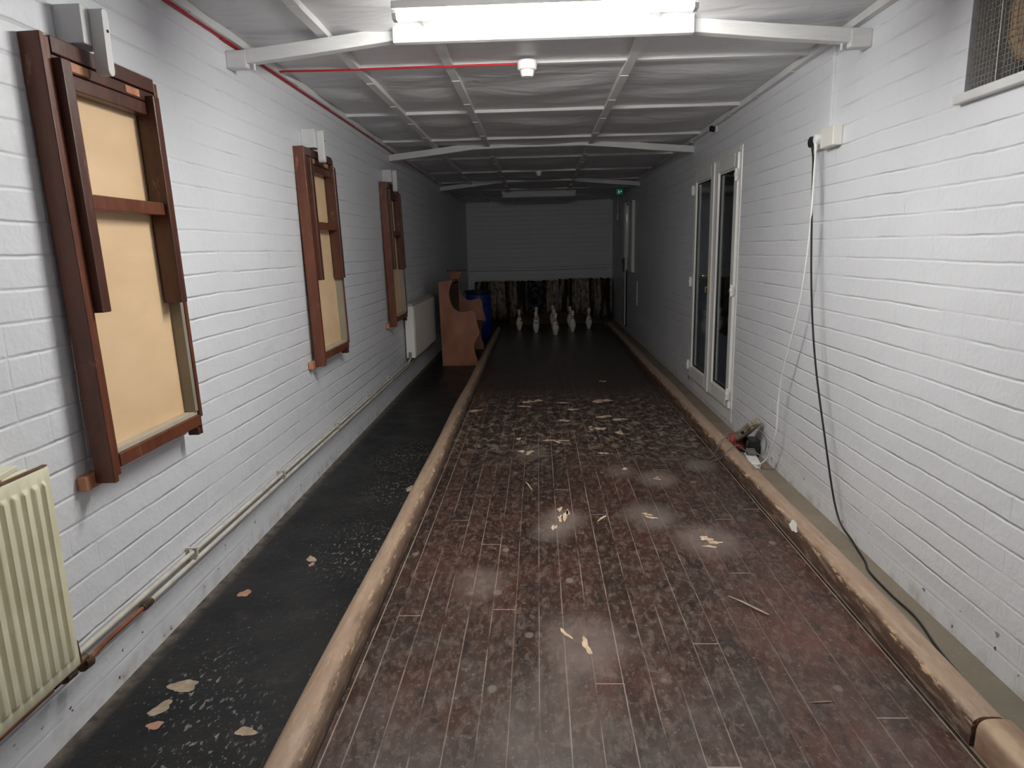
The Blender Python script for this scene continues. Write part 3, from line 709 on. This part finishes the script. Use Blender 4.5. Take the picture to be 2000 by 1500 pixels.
up = [(XL+.03, 1.80, .262), (XL+.03, 2.5, .262), (XL+.03, 5.6, .256), (XL+.035, 6.9, .262), (XL+.055, 7.06, .275), (XL+.07, 7.125, .32)]
pu = empty('heating_pipe', (0, 0, 0))
MB().tube(up, .0095, 10, 6).build('pipe_run', M['pipewhite'], pu, smooth=True)
tag(pu, 'upper white heating pipe along the foot of the left wall', 'pipe', 'heating pipes on the left wall')
pl_ = empty('heating_pipe', (0, 0, 0))
MB().tube([(XL+.03, 2.17, .222), (XL+.03, 5.6, .226), (XL+.03, 7.1, .230), (XL+.03, 8.9, .235)], .0095, 10, 6).build('pipe_run', M['pipewhite'], pl_, smooth=True)
MB().tube([(XL+.058, 1.82, .236), (XL+.045, 1.88, .232), (XL+.034, 1.96, .225), (XL+.03, 2.165, .222)], .0085, 10, 5).build('copper_section', M['copper'], pl_, smooth=True)
MB().tube([(XL+.05, .55, .236), (XL+.058, 1.655, .248)], .0085, 10).build('copper_section', M['copper'], pl_, smooth=True)
MB().tube([(XL+.03, 2.145, .222), (XL+.03, 2.155, .222), (XL+.03, 2.158, .222), (XL+.03, 2.187, .222), (XL+.03, 2.19, .222), (XL+.03, 2.2, .222)], [.0125, .0125, .015, .015, .0125, .0125], 12).build('compression_joint', M['darkbrass'], pl_)
tag(pl_, 'lower heating pipe, bare copper near the cream radiator, then white', 'pipe', 'heating pipes on the left wall')
for i, y_ in enumerate((2.52, 3.50, 4.55, 5.50, 6.3)):
    b = MB(); b.box(XL+.0005, XL+.008, y_-.008, y_+.008, .205, .28); b.box(XL+.008, XL+.046, y_-.006, y_+.006, .275, .280); b.box(XL+.008, XL+.046, y_-.006, y_+.006, .238, .243); b.box(XL+.042, XL+.046, y_-.006, y_+.006, .243, .275)
    o = b.build('pipe_clip', M['pipewhite'])
    tag(o, 'painted pipe clip holding the heating pipes, %s' % ['nearest the cream radiator', 'second from the cream radiator', 'below the middle wooden frame', 'just past the middle wooden frame', 'nearest the white radiator'][i], 'pipe clip', 'pipe clips on the left wall')

# ================================================================== WOODEN FRAMES
def make_frame():
    W_, H_ = .61, 1.33
    root = empty('sash_window_frame')
    def P(nm, d0, d1, u0, u1, w0, w1, m, bev=.003, par=None): return MB().box(d0, d1, u0, u1, w0, w1).build(nm, M[m], par or root, bevel=bev)
    P('side_board', 0, .066, 0, .020, -.018, H_, 'redwood', .004)
    P('frame_stile', .001, .063, .0205, .0415, .0, H_-.006, 'redwood')
    P('frame_stile', .001, .063, .578, .600, .055, H_-.012, 'redwood')
    P('edge_board', 0, .048, .6015, .612, -.02, H_-.008, 'redwood_dark')
    P('edge_foot', .002, .046, .578, .601, -.02, .010, 'redwood_dark')
    P('top_rail', .001, .064, .0465, .5775, 1.282, H_, 'redwood_dark')
    P('top_rail', .001, .060, .0465, .5775, 1.243, 1.279, 'redwood_dark')
    sash = P('upper_sash', .020, .060, .0865, .5135, 1.195, 1.240, 'redwood_dark')
    P('bottom_rail', .001, .063, .0465, .5775, .022, .066, 'redwood')
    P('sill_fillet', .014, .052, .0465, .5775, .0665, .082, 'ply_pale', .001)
    P('plywood_panel', .004, .0135, .0465, .5775, .0665, 1.2425, 'ply', 0)
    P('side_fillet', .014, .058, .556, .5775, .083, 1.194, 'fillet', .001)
    P('sash_stile', .016, .090, .042, .086, .525, 1.268, 'redwood_dark', .004, sash)
    P('sash_stile', .020, .090, .514, .5555, .520, 1.262, 'redwood_dark', .004, sash)
    P('meeting_rail', .040, .074, .0865, .5135, .843, .888, 'redwood', .003, sash)
    mt = Matrix.Translation((.0645, .14, 1.262)) @ Matrix.Rotation(0, 4, 'X')
    P('bare_wood_patch', .0602, .0612, .115, .205, 1.250, 1.276, 'rawwood', 0)
    P('bare_wood_patch', .0602, .0612, .40, .48, 1.250, 1.274, 'rawwood', 0)
    P('packing_block', -.030, -.001, -.045, .045, -.028, .018, 'rawwood', .003)
    P('packing_block', -.026, -.001, .50, .570, -.010, .020, 'rawwood', .003)
    return root
fr0 = make_frame()
labels = ['large red-brown wooden window frame with pale plywood back, nearest on the left wall', 'red-brown wooden window frame with plywood back, middle of the three on the left wall', 'red-brown wooden window frame furthest along the left wall, above the white radiator']
cl_l = ['pale grey wooden wall cleat gripping the top of the nearest window frame', 'white wooden wall cleat gripping the top of the middle window frame', 'white wooden wall cleat gripping the top of the furthest window frame']
cl0 = empty('wall_cleat')
MB().box(.0005, .088, .165, .262, 2.103, 2.215).build('backing_block', M['whitepaint'], cl0, bevel=.003)
pts = []
for k in range(9): a = PI*k/8; pts.append((.218+.0165*math.cos(a), 2.198+.0165*math.sin(a)))
for k in range(9): a = PI+PI*k/8; pts.append((.218+.0165*math.cos(a), 2.034+.0165*math.sin(a)))
MB().prism(pts, 'x', .0885, .132).build('retaining_bar', M['whitepaint'], cl0, bevel=.003)
MB().tube([(.1315, .220, 2.150), (.1335, .220, 2.150)], .005, 8).build('screw_head', M['dark'], cl0)
for i, y0 in enumerate((2.0, 4.175, 6.395)):
    fr = fr0 if i == 0 else copy_tree(fr0)
    fr.location = (-1.432, y0, .762); fr.rotation_euler = (0, math.radians(-1.45), 0)
    tag(fr, labels[i], 'window frame', 'wooden frames hung on the left wall')
    cl = cl0 if i == 0 else copy_tree(cl0)
    cl.location = (XL, y0, 0); tag(cl, cl_l[i], 'cleat', 'wall cleats above the wooden frames')

# ================================================================== DOORS
def upvc_box(x0, x1, y0, y1, z0, z1, name, parent, m='upvc', bev=.005): return MB().box(x0, x1, y0, y1, z0, z1).build(name, M[m], parent, bevel=bev)
d1 = empty('door_1', (XR, 0, 0)); struct(d1)
fx0, fx1 = -.006, .065
upvc_box(fx0, fx1, DY0+.001, DY0+.045, DZ0+.105, DZ1-.001, 'door_frame', d1); upvc_box(fx0, fx1, DY1-.045, DY1-.001, DZ0+.105, DZ1-.001, 'door_frame', d1)
upvc_box(fx0, fx1, DY0+.0455, DY1-.0455, DZ1-.045, DZ1-.001, 'door_frame', d1)
upvc_box(-.004, fx1, DY0+.001, DY1-.001, DZ0+.001, DZ0+.1045, 'threshold', d1)
def leaf(y0, y1, wl, wr):
    e = upvc_box(-.022, .045, y0, y0+wl, .150, DZ1-.047, 'door_leaf', d1, bev=.008)
    z0, z1 = .150, DZ1-.047
    b = MB(); b.box(-.022, .045, y1-wr, y1, z0, z1); b.box(-.022, .045, y0+wl, y1-wr, z1-.105, z1); b.box(-.022, .045, y0+wl, y1-wr, z0, z0+.115)
    o2 = b.build('leaf_rails', M['upvc'], e, bevel=.006)
    gy0, gy1, gz0, gz1 = y0+wl, y1-wr, z0+.115, z1-.105
    b = MB()
    for (a_, b_, c_, d_) in ((gy0, gy0+.014, gz0, gz1), (gy1-.014, gy1, gz0, gz1), (gy0+.014, gy1-.014, gz0, gz0+.014), (gy0+.014, gy1-.014, gz1-.014, gz1)): b.box(-.010, .010, a_, b_, c_, d_)
    b.build('glazing_bead', M['upvc'], e, bevel=.003)
    b = MB()
    for (a_, b_, c_, d_) in ((gy0+.0145, gy0+.019, gz0+.0145, gz1-.0145), (gy1-.019, gy1-.0145, gz0+.0145, gz1-.0145), (gy0+.019, gy1-.019, gz0+.0145, gz0+.019), (gy0+.019, gy1-.019, gz1-.019, gz1-.0145)): b.box(-.0085, .008, a_, b_, c_, d_)
    b.build('gasket', M['gasket'], e)
    MB().box(.002, .022, gy0+.0195, gy1-.0195, gz0+.0195, gz1-.0195).build('glass_pane', M['glass'], e)
    return e
L2 = leaf(DY0+.046, 6.010, .090, .125)
L1 = leaf(6.013, DY1-.046, .125, .100)
# overlapping meeting strip
upvc_box(-.034, -.0225, 5.985, 6.035, .150, DZ1-.047, 'meeting_strip', d1, bev=.005)
for (y_, zz) in [(y_, zz) for y_ in (DY0+.046, DY1-.046) for zz in (1.97, 1.10, .27)]:
    b = MB(); b.tube([(-.030, y_, zz-.045), (-.030, y_, zz+.045)], .0125, 12); b.box(-.030, -.0225, y_-.03, y_+.03, zz-.035, zz+.035)
    b.tube([(-.045, y_, zz+.0), (-.02, y_, zz)], .015, 12)
    b.build('hinge', M['upvc'], d1, smooth=True)
hn = MB(); hn.box(-.032, -.0225, 6.078, 6.108, 1.030, 1.262); h_ = hn.build('door_handle', M['brass'], L1, bevel=.004)
b = MB(); b.tube([(-.032, 6.093, 1.185), (-.068, 6.093, 1.185), (-.078, 6.105, 1.185), (-.078, 6.20, 1.180), (-.070, 6.215, 1.178)], .0075, 8, 3); b.build('lever', M['brass'], h_, smooth=True)
b = MB(); b.tube([(-.032, 6.093, 1.08), (-.042, 6.093, 1.08)], .009, 10); b.box(-.052, -.042, 6.088, 6.098, 1.035, 1.09); b.build('key', M['brass'], h_)
# ragged render along the far edge of the frame
r_ = random.Random(2); b = MB()
for k in range(30):
    z_ = .1+k*.069
    b.box(-.006, .0, DY1+.002, DY1+.006+r_.random()*.022, z_, z_+.03+r_.random()*.035)
o = b.build('broken_render_edge', M['rustedge'], d1)
# black night outside the glass: an added dark plate set well back
struct(MB().box(XR+1.6, XR+1.62, 4.2, 13.8, -.05, 3.).build('outside_dark_plate', M['dark']))

d2 = empty('door_2', (XR, 0, 0)); struct(d2)
upvc_box(-.012, .06, 12.18, EY1-.001, EZ0+.001, EZ1-.001, 'door_frame', d2)
upvc_box(-.030, .045, 11.98, 12.178, 1.06, EZ1-.03, 'door_leaf', d2)
upvc_box(-.020, .045, 11.98, 12.178, EZ0+.03, 1.058, 'door_leaf', d2)
MB().box(.0, .03, 11.805, 11.978, EZ0+.02, 1.04).build('dark_gap_strip', M['dark'], d2)  # black strip put in for the dark gap beside the leaf
MB().box(.005, .025, 11.30, 11.978, 1.06, EZ1-.06).build('glass_pane', M['glass'], d2)
upvc_box(-.045, .06, EY0+.001, 11.298, 1.042, 2.165, 'side_frame', d2)
upvc_box(-.008, .05, 11.30, 11.978, EZ1-.058, EZ1-.002, 'head_rail', d2)
MB().tube([(-.031, 11.95, 1.20), (-.075, 11.95, 1.20), (-.075, 11.87, 1.19)], .012, 8).build('door_handle', M['blackplastic'], d2)
MB().box(-.060, -.031, 11.92, 11.99, 1.02, 1.26).build('lock_case', M['blackplastic'], d2, bevel=.006)
# white strip leaning low on the right wall
tag(MB().box(XR-.012, XR-.0005, 10.55, 10.575, .55, .92).build('plastic_strip', M['batten']), 'narrow pale strip low on the right wall before the far door', 'strip')

# ================================================================== RIGHT WALL FITTINGS
so_ = empty('wall_socket', (XR, 0, 0))
MB().box(-.034, -.0005, 3.755, 3.905, 1.945, 2.035).build('faceplate', M['white'], so_, bevel=.005)
MB().box(-.050, -.0005, 3.600, 3.752, 1.935, 2.035).build('junction_box', M['white'], so_, bevel=.005)
tag(so_, 'cream double wall socket with junction box on the right wall', 'socket')
MBk = MB(); MBk.lathe([(.0, 0), (.029, 0), (.031, .008), (.028, .030), (.017, .035), (0, .035)], 20, Matrix.Translation((XR-.0345, 3.855, 1.985)) @ Matrix.Rotation(-PI/2, 4, 'Y'))
MBk.tube([(XR-.053, 3.845, 1.975), (XR-.052, 3.842, 1.935)], [.010, .006], 8)
bp = empty('power_lead', (XR, 3.845, 0))
o = MBk.build('plug', M['blackplastic'], bp, smooth=True); o.location = (-XR, -3.845, 0)
blk = [(XR-.052, 3.842, 1.937), (1.475, 3.80, 1.87), (1.458, 3.735, 1.65), (1.45, 3.652, 1.225), (1.452, 3.548, .856), (1.465, 3.398, .483), (1.485, 3.240, .124), (1.50, 3.08, .035), (1.49, 2.93, .006), (1.462, 2.832, .006), (1.455, 2.63, .006), (1.460, 2.449, .006), (1.426, 2.243, .006), (1.408, 2.039, .006), (1.400, 1.90, .006), (1.402, 1.79, .006), (1.42, 1.4, .006), (1.45, .9, .006)]
o = MB().tube(blk, .0052, 8, 6).build('cord', M['blackplastic'], bp, smooth=True); o.location = (-XR, -3.845, 0)
tag(bp, 'black power cord hanging from the wall socket and running along the ledge', 'power cord')
wp = empty('power_lead', (XR, 3.79, 0))
b = MB(); b.lathe([(.0, 0), (.026, 0), (.028, .008), (.025, .028), (.015, .034), (0, .034)], 20, Matrix.Translation((XR-.0345, 3.790, 1.990)) @ Matrix.Rotation(-PI/2, 4, 'Y')); b.tube([(XR-.058, 3.79, 1.98), (XR-.058, 3.785, 1.93)], [.011, .007], 8)
o = b.build('plug', M['whitebright'], wp, smooth=True); o.location = (-XR, -3.79, 0)
wh = [(XR-.058, 3.785, 1.932), (1.462, 3.745, 1.80), (1.45, 3.725, 1.466), (1.45, 3.808, 1.103), (1.455, 4.03, .623), (1.463, 4.085, .29), (1.462, 4.19, .118), (1.44, 4.235, .055), (1.425, 4.272, .030)]
o = MB().tube(wh, .0050, 8, 8).build('cord', M['whitebright'], wp, smooth=True); o.location = (-XR, -3.79, 0)
tag(wp, 'white power cord curving down the wall to the extension block', 'power cord')
ext = empty('extension_block', (1.432, 4.42, 0), (0, 0, -.14))
MB().box(-.036, .036, -.145, .095, .0005, .040).build('block_case', M['whitebright'], ext, bevel=.006, bseg=3)
MB().box(-.030, .030, .02, .09, .0405, .075).build('plug_adapter', M['greycable'], ext, bevel=.006)
MB().box(-.012, .012, -.10, -.085, .0402, .044).build('switch', M['white'], ext)
tag(ext, 'white extension block with grey plug on the concrete ledge', 'extension block')

cd = tag(MB().box(XR-.016, XR-.0005, 3.735, 3.765, 2.037, 2.44).build('cable_conduit', M['wall_side'], bevel=.002), 'white painted conduit dropping from the ceiling to the wall socket', 'conduit')

# power tool on the ledge
tool = empty('power_tool', (1.43, 4.62, 0))
ax = Matrix.Translation((-.004, -.02, .115)) @ Matrix.Rotation(math.radians(38), 4, 'X') @ Matrix.Rotation(math.radians(12), 4, 'Z')
# local axis of the tool: -y is up and towards the viewer
def tb(nm, m, x0, x1, y0, y1, z0, z1, bev=.004, par=None): return MB().box(x0, x1, y0, y1, z0, z1, Matrix.Translation((-.010, .02, .125)) @ Matrix.Rotation(math.radians(-40), 4, 'X') @ Matrix.Rotation(.22, 4, 'Z') @ Matrix.Rotation(-.5, 4, 'Y')).build(nm, M[m], par or tool, bevel=bev)
body = tb('tool_body', 'beigemetal', -.052, .052, -.215, .02, -.026, .030, .016)
tb('opening', 'dark', -.0535, -.044, -.12, -.085, -.012, .012, .001, body)
tb('opening', 'dark', -.016, .014, -.115, -.080, .0285, .0315, .001, body)
tb('opening', 'dark', -.040, -.026, -.045, -.015, .0285, .0315, .001, body)
tb('end_bracket', 'beigemetal', -.030, .034, -.228, -.2155, -.020, .022, .005, body)
b = MB(); b.lathe([(0, -.045), (.056, -.045), (.064, -.038), (.064, -.012), (.058, -.006), (.064, 0), (.064, .026), (.058, .032), (.064, .038), (.060, .050), (0, .052)], 28, Matrix.Translation((-.022, .07, .070)) @ Matrix.Rotation(math.radians(22), 4, 'Z') @ Matrix.Rotation(math.radians(68), 4, 'X'))
b.build('red_drum', M['redmetal'], tool, smooth=True)
b = MB(); b.tube([(-.045, .012, .082), (-.047, .006, .083)], .006, 8); b.build('axle_hole', M['dark'], tool)
b = MB(); b.box(.010, .085, -.095, .04, .001, .115); b.build('black_base', M['blackplastic'], tool, bevel=.006)
b = MB(); b.box(.004, .0095, -.08, -.07, .07, .115); b.build('chrome_lever', M['chrome'], tool)
tag(tool, 'battered beige power tool with a red drum and looping grey cable on the ledge', 'power tool')
c1 = [(1.475, 4.40, .262), (1.46, 4.44, .262), (1.405, 4.47, .225), (1.355, 4.53, .17), (1.325, 4.58, .140), (1.25, 4.53, .118), (1.222, 4.50, .072), (1.19, 4.51, .012), (1.165, 4.49, .006)]
o = MB().tube(c1, .0036, 6, 6).build('flex_cable', M['greycable'], tool, smooth=True); o.location = (-1.43, -4.62, 0)
c2 = [(1.46, 4.50, .235), (1.480, 4.442, .222), (1.500, 4.405, .197), (1.505, 4.37, .165), (1.500, 4.365, .10), (1.47, 4.36, .068), (1.435, 4.395, .0815), (1.39, 4.43, .078), (1.345, 4.42, .118), (1.300, 4.38, .124), (1.262, 4.36, .112), (1.228, 4.40, .045), (1.20, 4.44, .010), (1.160, 4.42, .006)]
o = MB().tube(c2, .0040, 6, 6).build('flex_cable', M['greycable'], tool, smooth=True); o.location = (-1.43, -4.62, 0)

# grille
gr = empty('ventilation_grille', (XR, 0, 0))
b = MB(); r_ = random.Random(6)
yy_ = GY0+.01
while yy_ < GY1-.004:
    w1_ = r_.uniform(-.0025, .0025)
    b.tube([(.013+w1_, yy_+w1_, GZ0+.001), (.013-w1_, yy_, (GZ0+GZ1)/2), (.013, yy_-w1_, GZ1-.001)], .0015, 5, 0); yy_ += .0185
zz_ = GZ0+.012
while zz_ < GZ1-.004:
    w1_ = r_.uniform(-.0025, .0025)
    b.tube([(.0152, GY0+.001, zz_+w1_), (.0152, (GY0+GY1)/2, zz_), (.0152, GY1-.001, zz_-w1_)], .0015, 5, 0); zz_ += .0185
b.build('wire_mesh', M['mesh'], gr)
MB().box(-.030, .018, GY0-.02, GY1+.015, GZ0-.034, GZ0-.0005).build('sill', M['whitepaint'], gr, bevel=.005)
MB().tube([(.006, GY1-.16, GZ0+.002), (.006, GY1-.152, GZ1-.002)], .0035, 6).build('loose_wire', M['mesh'], gr)
tag(gr, 'dark opening with wire mesh grille and white sill, top right of the right wall', 'grille')
struct(MB().box(XR+.19, XR+.215, GY0+.001, GY1-.001, GZ0+.001, GZ1-.001).build('wall_recess', M['dark']))  # back plate coloured near-black, painting in the shade of the recess
b = MB(); b.lathe([(0, -.10), (.05, -.09), (.085, -.04), (.09, .02), (.07, .08), (.03, .11), (0, .115)], 16); o = b.build('debris', M['insul'], smooth=True); o.location = (XR+.095, 2.44, GZ0+.20); o.parent = None
o.scale = (.8, .9, 1.45); tag(o, 'rusty tan lump of old material behind the wire mesh grille', 'debris')

# hole / sensor high on the right wall
sn = empty('wall_sensor', (XR, 6.10, 2.425))
MB().box(-.016, -.0005, -.05, .05, -.035, .035).build('sensor_base', M['batten'], sn, bevel=.004)
MB().lathe([(0, 0), (.026, 0), (.028, .012), (.022, .038), (0, .042)], 18, Matrix.Translation((-.0165, 0, 0)) @ Matrix.Rotation(-PI/2, 4, 'Y')).build('sensor_head', M['dark'], sn, smooth=True)
tag(sn, 'small black sensor high on the right wall above the double door', 'sensor')
# dark crack scars on the painted brick

# detector, cables
def detector(x, y, z, s=1.):
    e = empty('smoke_detector', (x, y, z))
    MB().lathe([(0, 0), (.052*s, 0), (.054*s, -.006), (.053*s, -.040*s), (.049*s, -.046*s)], 28).build('detector_base', M['whitebright'], e, smooth=True)
    MB().lathe([(.049*s, -.0465*s), (.038*s, -.050*s), (.036*s, -.070*s), (.030*s, -.082*s), (0, -.084*s)], 28).build('sensor_dome', M['whitebright'], e, smooth=True)
    return e
tag(detector(-.045, 3.955, cz(3.95)-.0195+.0), 'white smoke detector on the ceiling behind the lit lamp, fed by the red cable', 'smoke detector')
tag(detector(.025, 9.13, cz(9.13)-.012, .8), 'small white detector on the ceiling between the second and third beams', 'smoke detector')
tag(MB().tube([(XL+.035, 3.97, 2.457), (XL+.10, 3.968, cz(4)-.028), (-1.0, 3.97, cz(4)-.030), (-.7, 3.972, cz(4)-.028), (-.48, 3.965, cz(4)-.030), (-.10, 3.96, cz(4)-.030)], .006, 8, 6).build('fire_alarm_cable', M['redcable'], smooth=True), 'red cable running across the ceiling to the smoke detector', 'cable')
rc = [(XL+.009, Y0+.05, 2.455), (XL+.009, 2.0, 2.447), (XL+.009, 3.2, 2.450), (XL+.009, 3.34, 2.447), (XL+.010, 3.46, 2.445), (XL+.009, 5., 2.443), (XL+.009, 7.2, 2.436), (XL+.009, 10, 2.425), (XL+.009, 13., 2.395)]
tag(MB().tube(rc, .0065, 8, 5).build('fire_alarm_cable', M['redcable'], smooth=True), 'red cable running along the top of the left wall', 'cable')

# exit sign, far switch
ex = empty('exit_sign', (1.36, 11.55, 2.345))
MB().box(-.055, .055, -.012, .012, -.045, .045).build('sign_box', M['exit'], ex, bevel=.003)
b = MB(); b.tube([(-.012, -.0135, .02), (-.012, -.0125, .02)], .006, 8); b.prism([(-.022, .012), (-.004, .012), (-.001, -.006), (.006, -.026), (-.001, -.028), (-.010, -.012), (-.020, -.028), (-.026, -.024), (-.018, -.006)], 'y', -.0135, -.0122)
b.prism([(.012, -.004), (.026, -.004), (.026, -.012), (.040, .002), (.026, .016), (.026, .008), (.012, .008)], 'y', -.0135, -.0122)
b.build('running_figure_and_arrow', M['pict'], ex)
MB().tube([(0, 0, .0455), (0, 0, cz(11.55)-2.345)], .004, 6).build('hanger', M['batten'], ex)
tag(ex, 'small dim green exit sign with running figure near the far door', 'exit sign')
sw = empty('light_switch', (XR, 13.2, 2.0))
MB().box(-.035, -.0005, -.06, .06, -.05, .05).build('switch_box', M['white'], sw, bevel=.005)
MB().box(-.016, -.0005, -.012, .012, .0505, .42).build('conduit', M['batten'], sw)
tag(sw, 'small white switch box beside the far door', 'switch')
# two wires stretched across the back wall
for z_, lab in ((1.02, 'lower thin dark wire stretched across the back wall above the pads'), (1.075, 'upper thin dark wire stretched across the back wall above the pads')):
    tag(MB().tube([(XL+.02, YB-.008, z_), (0, YB-.006, z_-.012), (XR-.02, YB-.008, z_+.02)], .004 if z_ < 1.05 else .0025, 6, 6).build('stretched_wire', M['greycable'], smooth=True), lab, 'wire')
# dark scars in the paint of the right wall
